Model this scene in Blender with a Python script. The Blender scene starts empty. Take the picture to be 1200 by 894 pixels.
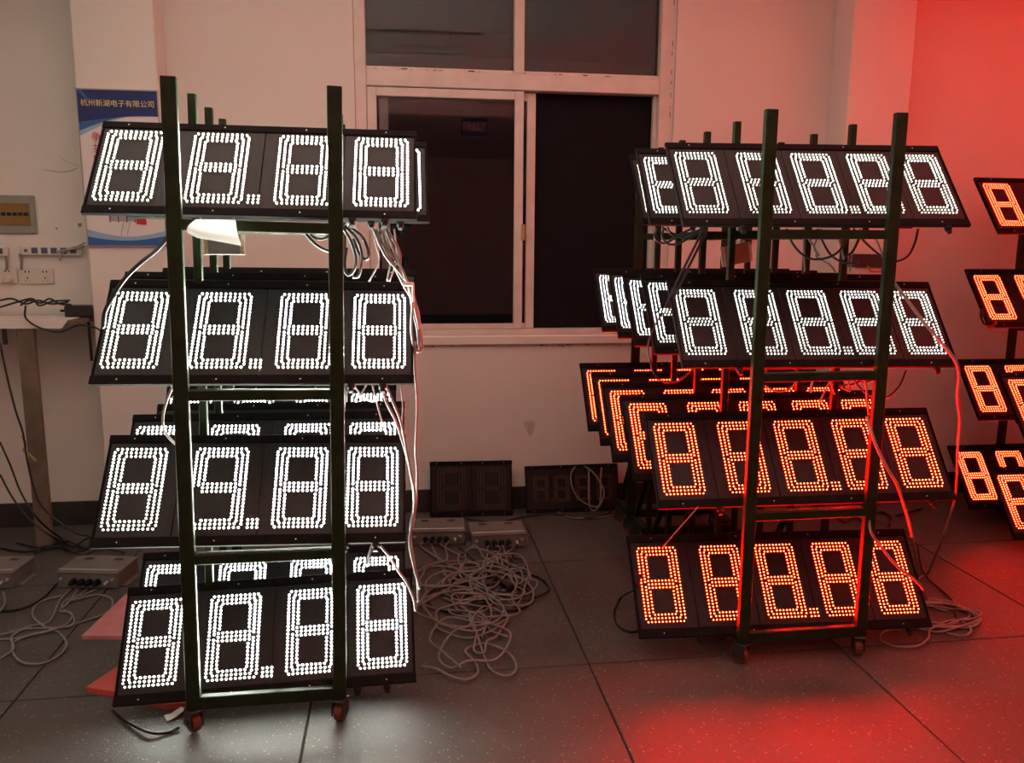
import bpy, bmesh, math, random
from mathutils import Vector, Matrix
random.seed(7)
scene = bpy.context.scene
COL = scene.collection

# ------------------------------------------------------------------ camera, world, exposure
FPX, CAM_H = 965.0, 1.55
AX = Vector((0.99059527, 0.01584683, 0.13590397))     # world X, Y, Z axes in camera (right, up, forward)
AY = Vector((-0.13664164, 0.16594485, 0.97662243))
AZ = Vector((0.00707620, 0.98600770, -0.16654952))
cam_d = bpy.data.cameras.new('camera')
cam = bpy.data.objects.new('camera', cam_d); COL.objects.link(cam)
cam_d.sensor_fit = 'HORIZONTAL'; cam_d.sensor_width = 36.0
cam_d.lens = FPX / 1200 * 36.0
cam_d.clip_start = 0.05; cam_d.clip_end = 100
R = Matrix(((AX[0], AX[1], -AX[2]), (AY[0], AY[1], -AY[2]), (AZ[0], AZ[1], -AZ[2])))
cam.matrix_world = Matrix.Translation((0, 0, CAM_H)) @ R.to_4x4()
scene.camera = cam

world = bpy.data.worlds.new('night'); scene.world = world
world.use_nodes = True
world.node_tree.nodes['Background'].inputs[0].default_value = (0.010, 0.010, 0.014, 1)
world.node_tree.nodes['Background'].inputs[1].default_value = 0.3

scene.view_settings.view_transform = 'Standard'
scene.view_settings.look = 'None'
scene.view_settings.exposure = 0.0
scene.view_settings.gamma = 1.0
scene.view_settings.use_curve_mapping = False

WHITE_TIP, WHITE_SOFT_TIP, RED_TIP, RED_FAR_TIP = 2750.0, 80.0, 5900.0, 2900.0     # radiance of the die at the tip of each diode

def ray(x, y):
    v = Vector((x - 600, -(y - 447), FPX))
    return Vector((AX.dot(v), AY.dot(v), AZ.dot(v)))
def at(x, y, Y):                       # point of the wall-parallel plane at depth Y
    v = ray(x, y); return Vector((0, 0, CAM_H)) + v * (Y / v.y)
def fl(x, y, z=0.0):                   # point of the horizontal plane at height z
    v = ray(x, y); return Vector((0, 0, CAM_H)) + v * ((z - CAM_H) / v.z)

# ------------------------------------------------------------------ materials
MATS = {}
def mat(name, col, rough=0.6, metal=0.0, emit=None, strength=0.0, spec=0.5):
    m = bpy.data.materials.new(name); m.use_nodes = True
    b = m.node_tree.nodes['Principled BSDF']
    b.inputs['Base Color'].default_value = (*col, 1)
    b.inputs['Roughness'].default_value = rough
    b.inputs['Metallic'].default_value = metal
    b.inputs['Specular IOR Level'].default_value = spec
    if emit:
        b.inputs['Emission Color'].default_value = (*emit, 1)
        b.inputs['Emission Strength'].default_value = strength
    MATS[name] = m
    return m
def noise_mat(name, c1, c2, scale=6, rough=0.7, bump=0.0, bscale=60, detail=4, lo=0.35, hi=0.65, metal=0.0, spec=0.5):
    m = mat(name, c1, rough, metal, spec=spec); nt = m.node_tree; b = nt.nodes['Principled BSDF']
    tc = nt.nodes.new('ShaderNodeTexCoord')
    n = nt.nodes.new('ShaderNodeTexNoise'); n.inputs['Scale'].default_value = scale; n.inputs['Detail'].default_value = detail
    r = nt.nodes.new('ShaderNodeValToRGB')
    r.color_ramp.elements[0].position = lo; r.color_ramp.elements[0].color = (*c1, 1)
    r.color_ramp.elements[1].position = hi; r.color_ramp.elements[1].color = (*c2, 1)
    nt.links.new(tc.outputs['Object'], n.inputs['Vector'])
    nt.links.new(n.outputs['Fac'], r.inputs['Fac']); nt.links.new(r.outputs['Color'], b.inputs['Base Color'])
    if bump:
        n2 = nt.nodes.new('ShaderNodeTexNoise'); n2.inputs['Scale'].default_value = bscale; n2.inputs['Detail'].default_value = 3
        bp = nt.nodes.new('ShaderNodeBump'); bp.inputs['Strength'].default_value = bump; bp.inputs['Distance'].default_value = 0.004
        nt.links.new(tc.outputs['Object'], n2.inputs['Vector'])
        nt.links.new(n2.outputs['Fac'], bp.inputs['Height']); nt.links.new(bp.outputs['Normal'], b.inputs['Normal'])
    return m

noise_mat('wall', (0.69, 0.675, 0.62), (0.735, 0.72, 0.665), 1.6, 0.75, 0.12, 25)
noise_mat('ceiling', (0.72, 0.71, 0.67), (0.76, 0.75, 0.71), 1.2, 0.8)
noise_mat('skirting', (0.020, 0.018, 0.018), (0.035, 0.030, 0.030), 5, 0.5)
noise_mat('window_frame', (0.62, 0.58, 0.52), (0.70, 0.66, 0.60), 9, 0.4)
mat('grime', (0.05, 0.035, 0.025), 0.8)
mat('screen_mesh', (0.010, 0.010, 0.012), 0.9, spec=0.1)
noise_mat('green_paint', (0.011, 0.020, 0.008), (0.018, 0.029, 0.012), 14, 0.55, 0.15, 90, spec=0.15)
noise_mat('sign_black', (0.010, 0.010, 0.011), (0.014, 0.013, 0.014), 12, 0.7, spec=0.15)
noise_mat('sign_rail', (0.010, 0.009, 0.009), (0.013, 0.012, 0.012), 20, 0.75, spec=0.06)
mat('digit_plate', (0.010, 0.010, 0.011), 0.45, spec=0.35)
mat('screw_steel', (0.7, 0.7, 0.7), 0.3, 0.8)
mat('rubber_black', (0.008, 0.008, 0.009), 0.6, spec=0.15)
mat('cable_black', (0.010, 0.010, 0.011), 0.4)
noise_mat('cable_white', (0.19, 0.18, 0.17), (0.25, 0.24, 0.225), 30, 0.5)
noise_mat('cable_grey', (0.30, 0.29, 0.27), (0.38, 0.36, 0.34), 30, 0.5)
mat('wheel_orange', (0.13, 0.036, 0.020), 0.5)
mat('fork_steel', (0.05, 0.05, 0.05), 0.4, 0.6)
noise_mat('box_grey', (0.13, 0.127, 0.118), (0.18, 0.175, 0.165), 7, 0.5)
mat('aluminium', (0.55, 0.50, 0.36), 0.35, 0.7)
mat('aluminium_grey', (0.40, 0.40, 0.36), 0.4, 0.6)
mat('plastic_white', (0.66, 0.64, 0.58), 0.45)
mat('plastic_cream', (0.62, 0.59, 0.51), 0.45)
mat('socket_blue', (0.10, 0.13, 0.22), 0.5)
mat('hole_dark', (0.01, 0.01, 0.01), 0.8)
noise_mat('breaker_frame', (0.26, 0.27, 0.22), (0.30, 0.31, 0.26), 9, 0.55)
mat('amber', (0.22, 0.13, 0.030), 0.25)
noise_mat('table_wood', (0.13, 0.098, 0.072), (0.19, 0.145, 0.11), 9, 0.6)
mat('paper', (0.70, 0.68, 0.62), 0.7)
noise_mat('foam_pink', (0.55, 0.20, 0.22), (0.64, 0.26, 0.27), 12, 0.8)
noise_mat('foam_red', (0.50, 0.085, 0.060), (0.60, 0.12, 0.09), 12, 0.8)
mat('tape_yellow', (0.45, 0.28, 0.10), 0.6)
mat('poster_white', (0.72, 0.72, 0.70), 0.35)
mat('poster_navy', (0.010, 0.028, 0.14), 0.35)
mat('poster_blue', (0.030, 0.13, 0.36), 0.35)
mat('poster_sky', (0.28, 0.46, 0.60), 0.35)
mat('poster_yellow', (0.75, 0.66, 0.28), 0.4)
mat('poster_red', (0.50, 0.03, 0.035), 0.4)
mat('poster_grey', (0.35, 0.35, 0.36), 0.4)
mat('wall_print', (0.36, 0.32, 0.29), 0.8)
mat('brown_box', (0.20, 0.13, 0.10), 0.6)
mat('case_black', (0.015, 0.014, 0.014), 0.5)
mat('handle_red', (0.40, 0.10, 0.08), 0.4)
mat('led_off', (0.13, 0.075, 0.045), 0.3)
mat('led_off_rim', (0.10, 0.06, 0.04), 0.3)
mat('sign_blue', (0.02, 0.03, 0.16), 0.4)
mat('sign_letter', (0.90, 0.62, 0.45), 0.5)
mat('tube_glass', (0.82, 0.80, 0.84), 0.15)
mat('tile_joint', (0.020, 0.018, 0.016), 0.9)
mat('hatch_white', (0.60, 0.57, 0.52), 0.6)

# light-emitting diodes: a tiny very hot die in a glowing reflector cup, in a dim barrel
mat('led_white_tip', (0.6, 0.6, 0.6), 0.3, emit=(0.96, 1.0, 0.88), strength=WHITE_TIP)
mat('led_white_soft_tip', (0.6, 0.6, 0.6), 0.3, emit=(0.96, 1.0, 0.88), strength=WHITE_SOFT_TIP)
mat('led_red_far_tip', (0.5, 0.1, 0.05), 0.3, emit=(1.0, 0.0004, 0.0001), strength=RED_FAR_TIP)
mat('led_white_dome', (0.5, 0.5, 0.4), 0.3, emit=(1.0, 1.0, 0.92), strength=1.15)
mat('led_white_side', (0.5, 0.5, 0.4), 0.3, emit=(0.90, 1.0, 0.62), strength=0.10)
mat('led_red_tip', (0.5, 0.1, 0.05), 0.3, emit=(1.0, 0.0004, 0.0001), strength=RED_TIP)
mat('led_red_dome', (0.5, 0.05, 0.03), 0.3, emit=(1.0, 0.31, 0.10), strength=6.5)
mat('led_red_side', (0.5, 0.05, 0.03), 0.3, emit=(1.0, 0.02, 0.008), strength=0.35)
for n in ('led_white_side', 'led_red_side', 'led_white_dome', 'led_red_dome'):
    MATS[n].cycles.emission_sampling = 'NONE'
for n in ('led_white_tip', 'led_white_soft_tip', 'led_red_tip', 'led_red_far_tip'):
    MATS[n].cycles.emission_sampling = 'FRONT'

# terrazzo floor tile
def terrazzo():
    m = mat('terrazzo', (0.2, 0.19, 0.18), 0.42, spec=0.35); nt = m.node_tree; b = nt.nodes['Principled BSDF']
    tc = nt.nodes.new('ShaderNodeTexCoord')
    geo = nt.nodes.new('ShaderNodeNewGeometry')
    v = nt.nodes.new('ShaderNodeTexVoronoi'); v.inputs['Scale'].default_value = 75
    v2 = nt.nodes.new('ShaderNodeTexVoronoi'); v2.inputs['Scale'].default_value = 170
    n = nt.nodes.new('ShaderNodeTexNoise'); n.inputs['Scale'].default_value = 2.2; n.inputs['Detail'].default_value = 6
    for k in (v, v2, n): nt.links.new(geo.outputs['Position'], k.inputs['Vector'])
    base = nt.nodes.new('ShaderNodeValToRGB')
    base.color_ramp.elements[0].position = 0.3; base.color_ramp.elements[0].color = (0.056, 0.054, 0.050, 1)
    base.color_ramp.elements[1].position = 0.7; base.color_ramp.elements[1].color = (0.096, 0.092, 0.086, 1)
    nt.links.new(n.outputs['Fac'], base.inputs['Fac'])
    def fleck(vor, thr_lo, thr_hi, pick_lo, pick_hi, col, prev):
        sep = nt.nodes.new('ShaderNodeSeparateColor'); nt.links.new(vor.outputs['Color'], sep.inputs['Color'])
        pick = nt.nodes.new('ShaderNodeMapRange'); pick.inputs['From Min'].default_value = pick_lo; pick.inputs['From Max'].default_value = pick_hi
        nt.links.new(sep.outputs['Red'], pick.inputs['Value'])
        d = nt.nodes.new('ShaderNodeMapRange'); d.inputs['From Min'].default_value = thr_hi; d.inputs['From Max'].default_value = thr_lo
        nt.links.new(vor.outputs['Distance'], d.inputs['Value'])
        mu = nt.nodes.new('ShaderNodeMath'); mu.operation = 'MULTIPLY'
        nt.links.new(pick.outputs[0], mu.inputs[0]); nt.links.new(d.outputs[0], mu.inputs[1])
        mx = nt.nodes.new('ShaderNodeMix'); mx.data_type = 'RGBA'
        nt.links.new(mu.outputs[0], mx.inputs['Factor']); nt.links.new(prev, mx.inputs['A']); mx.inputs['B'].default_value = (*col, 1)
        return mx.outputs['Result']
    o = fleck(v2, 0.25, 0.40, 0.55, 0.6, (0.115, 0.112, 0.105), base.outputs['Color'])
    o = fleck(v, 0.20, 0.34, 0.80, 0.84, (0.20, 0.19, 0.175), o)
    nt.links.new(o, b.inputs['Base Color'])
    rr = nt.nodes.new('ShaderNodeMapRange'); rr.inputs['To Min'].default_value = 0.46; rr.inputs['To Max'].default_value = 0.68
    nt.links.new(n.outputs['Fac'], rr.inputs['Value']); nt.links.new(rr.outputs[0], b.inputs['Roughness'])
    bp = nt.nodes.new('ShaderNodeBump'); bp.inputs['Strength'].default_value = 0.25; bp.inputs['Distance'].default_value = 0.002
    nt.links.new(v2.outputs['Distance'], bp.inputs['Height']); nt.links.new(bp.outputs['Normal'], b.inputs['Normal'])
terrazzo()

# window glass: clear pane over a dark night, with its mirror reflection of the room
def glass(name, refl, tint):
    m = bpy.data.materials.new(name); m.use_nodes = True; nt = m.node_tree; nt.nodes.clear()
    out = nt.nodes.new('ShaderNodeOutputMaterial'); mix = nt.nodes.new('ShaderNodeMixShader')
    tr = nt.nodes.new('ShaderNodeBsdfTransparent'); tr.inputs['Color'].default_value = (*tint, 1)
    gl = nt.nodes.new('ShaderNodeBsdfGlossy'); gl.inputs['Roughness'].default_value = 0.0
    gl.inputs['Color'].default_value = (0.95, 0.93, 0.92, 1)
    fr = nt.nodes.new('ShaderNodeFresnel'); fr.inputs['IOR'].default_value = refl
    nt.links.new(fr.outputs[0], mix.inputs[0]); nt.links.new(tr.outputs[0], mix.inputs[1]); nt.links.new(gl.outputs[0], mix.inputs[2])
    nt.links.new(mix.outputs[0], out.inputs[0]); MATS[name] = m
glass('window_glass', 1.36, (0.75, 0.75, 0.76))
def film():
    m = bpy.data.materials.new('clear_film'); m.use_nodes = True; nt = m.node_tree; nt.nodes.clear()
    out = nt.nodes.new('ShaderNodeOutputMaterial'); mix = nt.nodes.new('ShaderNodeMixShader'); mix.inputs[0].default_value = 0.55
    tr = nt.nodes.new('ShaderNodeBsdfTransparent')
    a = nt.nodes.new('ShaderNodeAddShader')
    di = nt.nodes.new('ShaderNodeBsdfDiffuse'); di.inputs['Color'].default_value = (0.42, 0.42, 0.40, 1)
    tl = nt.nodes.new('ShaderNodeBsdfTranslucent'); tl.inputs['Color'].default_value = (0.25, 0.25, 0.24, 1)
    nt.links.new(di.outputs[0], a.inputs[0]); nt.links.new(tl.outputs[0], a.inputs[1])
    nt.links.new(tr.outputs[0], mix.inputs[1]); nt.links.new(a.outputs[0], mix.inputs[2])
    nt.links.new(mix.outputs[0], out.inputs[0]); MATS['clear_film'] = m
film()

# ------------------------------------------------------------------ mesh helpers
class MB:
    def __init__(self): self.v = []; self.f = []; self.m = []
    def add(self, vs, fs, mi=0):
        o = len(self.v); self.v += [tuple(p) for p in vs]
        for f in fs: self.f.append([i + o for i in f]); self.m.append(mi)
        return self
    def box(self, x0, x1, y0, y1, z0, z1, mi=0):
        vs = [(x, y, z) for z in (z0, z1) for y in (y0, y1) for x in (x0, x1)]
        return self.add(vs, [(0, 2, 3, 1), (4, 5, 7, 6), (0, 1, 5, 4), (2, 6, 7, 3), (0, 4, 6, 2), (1, 3, 7, 5)], mi)
    def bbox(self, x0, x1, y0, y1, z0, z1, b=0.003, mi=0):       # box with chamfered edges
        b = min(b, (x1 - x0) * .45, (y1 - y0) * .45, (z1 - z0) * .45)
        bm = bmesh.new(); bmesh.ops.create_cube(bm, size=1)
        for v in bm.verts:
            v.co = ((x0 + x1) / 2 + v.co.x * (x1 - x0), (y0 + y1) / 2 + v.co.y * (y1 - y0), (z0 + z1) / 2 + v.co.z * (z1 - z0))
        bmesh.ops.bevel(bm, geom=bm.edges[:], offset=b, segments=1, affect='EDGES')
        bm.verts.index_update()
        self.add([v.co[:] for v in bm.verts], [[v.index for v in f.verts] for f in bm.faces], mi); bm.free()
        return self
    def beam(self, p, q, w, d, side=(1, 0, 0), mi=0):            # rectangular bar from p to q
        p, q = Vector(p), Vector(q); t = (q - p).normalized(); s = Vector(side); s = (s - t * s.dot(t)).normalized(); n = t.cross(s)
        vs = []
        for c in (p, q):
            for a, b in ((-1, -1), (1, -1), (1, 1), (-1, 1)): vs.append(c + s * (a * w / 2) + n * (b * d / 2))
        return self.add(vs, [(3, 2, 1, 0), (4, 5, 6, 7), (0, 1, 5, 4), (1, 2, 6, 5), (2, 3, 7, 6), (3, 0, 4, 7)], mi)
    def lathe(self, prof, axis='z', c=(0, 0, 0), n=12, mi=0):    # prof: (radius, height) along axis, capped
        vs = []; c = Vector(c)
        for r, h in prof:
            for k in range(n):
                a = 2 * math.pi * k / n; x, y = r * math.cos(a), r * math.sin(a)
                p = {'z': (x, y, h), 'y': (x, h, -y), 'x': (h, x, y)}[axis]; vs.append(c + Vector(p))
        fs = []
        for j in range(len(prof) - 1):
            for k in range(n): fs.append((j * n + k, j * n + (k + 1) % n, (j + 1) * n + (k + 1) % n, (j + 1) * n + k))
        fs.append(tuple(reversed(range(n)))); fs.append(tuple((len(prof) - 1) * n + k for k in range(n)))
        return self.add(vs, fs, mi)
    def tube(self, pts, r, n=6, mi=0, sub=6):
        pts = [Vector(p) for p in pts]; P = []
        ext = [pts[0] * 2 - pts[1]] + pts + [pts[-1] * 2 - pts[-2]]
        for i in range(1, len(ext) - 2):
            a, b, c, d = ext[i - 1:i + 3]
            for k in range(sub):
                t = k / sub
                P.append(0.5 * ((2 * b) + (c - a) * t + (2 * a - 5 * b + 4 * c - d) * t * t + (3 * b - a - 3 * c + d) * t ** 3))
        P.append(pts[-1]); vs = []; ref = Vector((0.31, 0.17, 0.93)).normalized()
        for i, p in enumerate(P):
            t = (P[min(i + 1, len(P) - 1)] - P[max(i - 1, 0)]); t = t.normalized() if t.length > 1e-9 else Vector((0, 0, 1))
            ref = ref - t * ref.dot(t)
            if ref.length < 1e-4: ref = t.orthogonal()
            ref.normalize(); s = t.cross(ref)
            for k in range(n):
                a = 2 * math.pi * k / n; vs.append(p + (ref * math.cos(a) + s * math.sin(a)) * r)
        fs = []
        for i in range(len(P) - 1):
            for k in range(n): fs.append((i * n + k, i * n + (k + 1) % n, (i + 1) * n + (k + 1) % n, (i + 1) * n + k))
        fs.append(tuple(reversed(range(n)))); fs.append(tuple((len(P) - 1) * n + k for k in range(n)))
        return self.add(vs, fs, mi)
    def poly(self, pts, z0, z1, mi=0):                            # prism over an x-y outline
        n = len(pts); vs = [(x, y, z0) for x, y in pts] + [(x, y, z1) for x, y in pts]
        fs = [tuple(reversed(range(n))), tuple(range(n, 2 * n))] + [(k, (k + 1) % n, n + (k + 1) % n, n + k) for k in range(n)]
        return self.add(vs, fs, mi)
    def mesh(self, name, mats, smooth=False):
        me = bpy.data.meshes.new(name); me.from_pydata(self.v, [], self.f)
        for k in (mats if isinstance(mats, (list, tuple)) else [mats]): me.materials.append(MATS[k])
        me.polygons.foreach_set('material_index', self.m)
        if smooth: me.polygons.foreach_set('use_smooth', [True] * len(self.f))
        me.update(); return me
    def build(self, name, mats, parent=None, smooth=False):
        return link(name, self.mesh(name, mats, smooth), parent)

def link(name, me, parent=None, loc=None):
    o = bpy.data.objects.new(name, me); COL.objects.link(o)
    if parent: o.parent = parent
    if loc is not None: o.location = loc
    return o
def tag(o, label, cat, group=None):
    o['label'] = label; o['category'] = cat
    if group: o['group'] = group
    return o
def thing(name, label, cat, loc=(0, 0, 0), rotz=0.0, group=None):
    o = bpy.data.objects.new(name, None); COL.objects.link(o); o.empty_display_size = 0.05
    o.location = loc; o.rotation_euler = (0, 0, rotz)
    return tag(o, label, cat, group)
def struct(o): o['kind'] = 'structure'; return o
def copy_tree(o, parent=None):
    c = o.copy(); COL.objects.link(c)
    if parent: c.parent = parent
    for ch in o.children: copy_tree(ch, c)
    return c
def text_mesh(body, size, mats, name='lettering', depth=0.0005, bold=0.0):
    cu = bpy.data.curves.new(name, 'FONT'); cu.body = body; cu.size = size; cu.align_x = 'CENTER'; cu.align_y = 'CENTER'
    cu.extrude = depth; cu.offset = bold
    o = bpy.data.objects.new(name, cu); COL.objects.link(o)
    bpy.context.view_layer.update()
    me = bpy.data.meshes.new_from_object(o.evaluated_get(bpy.context.evaluated_depsgraph_get()))
    bpy.data.objects.remove(o); me.materials.clear(); me.materials.append(MATS[mats]); me.name = name
    return me

# ------------------------------------------------------------------ the room
WY = 4.63; XL, XR, YB, ZC = -4.2, 5.0, -8.5, 3.28
PY = 4.44                                              # front of the two wall pillars
WX0, WX1, WZ0, WZ1 = -0.21, 1.55, 1.03, 3.02           # window opening
floor = struct(MB().box(XL, XR, YB, WY + 0.1, -0.10, -0.006).build('floor', 'tile_joint'))
tile_me = MB().bbox(-0.4965, 0.4965, -0.4965, 0.4965, -0.012, 0.0, 0.002).mesh('tile', 'terrazzo')
for i in range(-5, 8):
    for j in range(-12, 3):
        cx, cy = 0.686 + i + 0.5, 2.79 + j + 0.5
        x0, x1, y0, y1 = max(cx - .4965, XL), min(cx + .4965, XR), max(cy - .4965, YB), min(cy + .4965, WY)
        if x1 - x0 < 0.02 or y1 - y0 < 0.02: continue
        if x1 - x0 > .99 and y1 - y0 > .99: t = link('tile', tile_me, floor, (cx, cy, 0))
        else: t = MB().bbox(x0, x1, y0, y1, -0.012, 0.0, 0.002).build('tile', 'terrazzo', floor)
b = MB()
b.box(XL, WX0, WY, WY + 0.24, 0, ZC); b.box(WX1, XR, WY, WY + 0.24, 0, ZC)
b.box(WX0, WX1, WY, WY + 0.24, 0, WZ0); b.box(WX0, WX1, WY, WY + 0.24, WZ1, ZC)
wall = struct(b.build('wall_back', 'wall'))
struct(MB().bbox(-1.537, -1.155, PY, WY, 0, ZC, 0.006).build('wall_pillar_left', 'wall'))
struct(MB().bbox(2.468, 2.835, PY - .02, WY, 0, ZC, 0.006).build('wall_pillar_right', 'wall'))
struct(MB().box(XL - .2, XL, YB, WY + .24, 0, ZC).build('wall_left', 'wall'))
struct(MB().box(XR, XR + .2, YB, WY + .24, 0, ZC).build('wall_right', 'wall'))
struct(MB().box(XL - .2, XR + .2, YB - .2, YB, 0, ZC).build('wall_front', 'wall'))
ceil = MB().box(XL - .2, XR + .2, YB - .2, WY + .24, ZC, ZC + .15)
struct(ceil.build('ceiling', 'ceiling'))
for k, x in enumerate((-1.346, 2.652)):                 # main beams spanning from the pillars
    struct(MB().bbox(x - .16, x + .16, YB, WY, 2.97, ZC, .01).build('trim_%d' % (k + 1), 'ceiling'))
for k, y in enumerate((1.12, -1.62)):                   # cross beams between them
    struct(MB().bbox(-1.186, 2.492, y - .12, y + .12, (3.10, 3.13)[k], ZC, .01).build('trim_%d' % (k + 4), 'ceiling'))
for nm, x0, x1, y0 in (('back', -1.155, 2.468, WY - .012), ('back_outer_left', XL, -1.537, WY - .012), ('back_outer_right', 2.835, XR, WY - .012),
                       ('pillar_left', -1.549, -1.143, PY - .012), ('pillar_right', 2.456, 2.847, PY - .032)):
    struct(MB().bbox(x0, x1, y0, WY - .001, 0, 0.135, .003).build('baseboard_' + nm, 'skirting'))

# window: fixed lights above, two sliders below
win = bpy.data.objects.new('window_1', None); COL.objects.link(win); struct(win)
win.location = (WX0, WY, WZ0); WW = WX1 - WX0; HT = WZ1 - WZ0
def wpart(name, mats, x0, x1, y0, y1, z0, z1, b=.004, parent=win): return MB().bbox(x0, x1, y0, y1, z0, z1, b).build(name, mats, parent)
TZ0, TZ1 = 1.338, 1.424                                 # transom (above the sill)
wpart('frame_stile', 'window_frame', 0, .062, .01, .10, 0, HT); wpart('frame_stile', 'window_frame', WW - .085, WW, .01, .10, 0, HT)
wpart('frame_sill', 'window_frame', .062, WW - .085, .005, .11, 0, .030); wpart('frame_head', 'window_frame', .062, WW - .085, .01, .10, HT - .06, HT)
wpart('transom', 'window_frame', .062, WW - .085, .012, .098, TZ0, TZ1)
wpart('transom_bead', 'window_frame', .062, WW - .085, .030, .060, TZ1, TZ1 + .018, .003)
wpart('mullion', 'window_frame', .857, .912, .015, .095, TZ1, HT - .06)
MX = .885
for x0, x1 in ((.062, .857), (.912, WW - .085)):
    wpart('upper_pane', 'window_glass', x0, x1, .064, .068, TZ1 + .005, HT - .06, .0005)
def sash(x0, x1, y0, hand):
    s = bpy.data.objects.new('sash', None); COL.objects.link(s); s.parent = win
    w = .05
    for n, a in (('sash_stile', (x0, x0 + w, y0, y0 + .03, .032, TZ0 - .004)), ('sash_stile', (x1 - w, x1, y0, y0 + .03, .032, TZ0 - .004)),
                 ('sash_rail', (x0 + w, x1 - w, y0, y0 + .03, .032, .062)), ('sash_rail', (x0 + w, x1 - w, y0, y0 + .03, TZ0 - .050, TZ0 - .004))):
        wpart(n, 'window_frame', *a, b=.003, parent=s)
    wpart('pane', 'window_glass', x0 + w, x1 - w, y0 + .013, y0 + .017, .062, TZ0 - .05, .0005, s)
    if hand: MB().bbox(x1 - .010, x1 + .012, y0 - .008, y0 + .01, .53, .62, .003).build('latch', 'tape_yellow', s)
sash(.064, .912, .018, True)
sash(.125, .985, .056, False)
wpart('insect_screen', 'screen_mesh', .985, WW - .085, .088, .092, .030, TZ0, .0005)
wpart('screen_edge', 'window_frame', WW - .105, WW - .085, .050, .085, .030, TZ0, .002)
# window ledge of painted plaster with flaking edge
led = MB().bbox(WX0 - .05, WX1 + .06, WY - .022, WY + .012, WZ0 - .055, WZ0 - .002, .006)
struct(led.build('trim_3', 'wall'))
b = MB()
for k in range(26):
    x = random.uniform(WX0, WX1); z = WZ0 - .058 - random.uniform(0, .012); s = random.uniform(.004, .02)
    b.poly([(x, z), (x + s, z + .002), (x + s * .8, z + .006), (x + .2 * s, z + .005)], 0, .0015)
o = b.build('flaking_paint', 'grime', wall); o.matrix_world = Matrix(((1, 0, 0, 0), (0, 0, -1, WY), (0, 1, 0, 0), (0, 0, 0, 1)))
b = MB()
for k in range(22):
    t = random.random(); x = WX0 + .07 + t * 1.5; s = random.uniform(.005, .03)
    b.box(x, x + s, WY + .029, WY + .032, WZ0 + TZ1 + .004, WZ0 + TZ1 + .004 + random.uniform(.002, .006))
for k in range(14):
    z = WZ0 + random.uniform(1.2, 1.95); b.box(WX1 - .022, WX1 - .019, WY + .008, WY + .0102, z, z + random.uniform(.01, .03))
o = b.build('grime_streaks', 'grime', win); o.location = (-WX0, -WY, -WZ0)

# cracks and chips in the left-hand wall, chipped patch under the window, faint lettering on the right
def wallmark(name, pts, w, m='grime', y=WY - .001):
    b = MB()
    for p, q in zip(pts[:-1], pts[1:]):
        P, Q = at(*p, y), at(*q, y); b.beam(P, Q, w, .0012, (0, 1, 0))
    return b.build(name, m, wall)
mat('crack', (0.26, 0.235, 0.20), 0.9)
wallmark('crack', [(69, 183), (73, 185), (78, 190), (85, 192), (92, 194)], .004, 'crack')
wallmark('crack', [(50, 198), (60, 200), (71, 202), (83, 200), (90, 197)], .0035, 'crack')
def patch(pts, m, y=WY - .0012):
    P = [at(*p, y) for p in pts]; b = MB()
    b.add(P + [p + Vector((0, .001, 0)) for p in P], [tuple(range(len(P)))] + [(k, (k + 1) % len(P), len(P) + (k + 1) % len(P), len(P) + k) for k in range(len(P))])
    return b.build('chipped_plaster', m, wall)
mat('plaster_chip', (0.52, 0.48, 0.43), 0.9)
patch([(613, 494), (625, 493), (627, 497), (624, 509), (620, 511)], 'plaster_chip')
patch([(91, 262), (95, 261), (96, 265), (92, 266)], 'crack'); patch([(64, 268), (68, 266), (67, 269)], 'crack')
me = text_mesh('CL6', 0.048, 'wall_print', 'wall_lettering', .0004)
o = link('wall_lettering', me, wall); o.location = at(831, 279, WY - .001); o.rotation_euler = (math.pi / 2, 0, 0)
me = text_mesh('D', 0.048, 'wall_print', 'wall_lettering', .0004)
o = link('wall_lettering', me, wall); o.location = at(807, 279, WY - .001); o.rotation_euler = (math.pi / 2, 0, 0)

# ------------------------------------------------------------------ LED segment meshes
def led_layout(W, H, stagger):
    xs = lambda a, b_, n: [(-.5 + a + (b_ - a) * k / (n - 1)) * W for k in range(n)]
    ys = lambda a, b_, n: [(.5 - a - (b_ - a) * k / (n - 1)) * H for k in range(n)]
    S = {}
    S['a'] = [(x, .5 * H) for x in xs(.045, .955, 11)] + [(x, .453 * H) for x in xs(.13, .87, 9)] + [(x, .406 * H) for x in xs(.235, .765, 7)]
    S['d'] = [(x, -y) for x, y in S['a']]
    st = .04 if stagger else 0
    S['g'] = [(x, .047 * H) for x in xs(.185 + st, .815 - st, 8 - (1 if stagger else 0))] + [(x, 0) for x in xs(.185, .815, 8)] + [(x, -.047 * H) for x in xs(.185 + st, .815 - st, 8 - (1 if stagger else 0))]
    up = [(-.5 * W, y) for y in ys(.042, .476, 11)] + [(-.4 * W, y) for y in ys(.082, .466, 10)] + [(-.3 * W, y) for y in ys(.13, .40, 7)]
    S['f'] = up; S['b'] = [(-x, y) for x, y in up]; S['e'] = [(x, -y) for x, y in up]; S['c'] = [(-x, -y) for x, y in up]
    dx = .091 * W
    S['p'] = [(.5 * W + dx * (1.35 + i), -.5 * H + .047 * H * j) for i in range(3) for j in range(3)]
    return S
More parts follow.
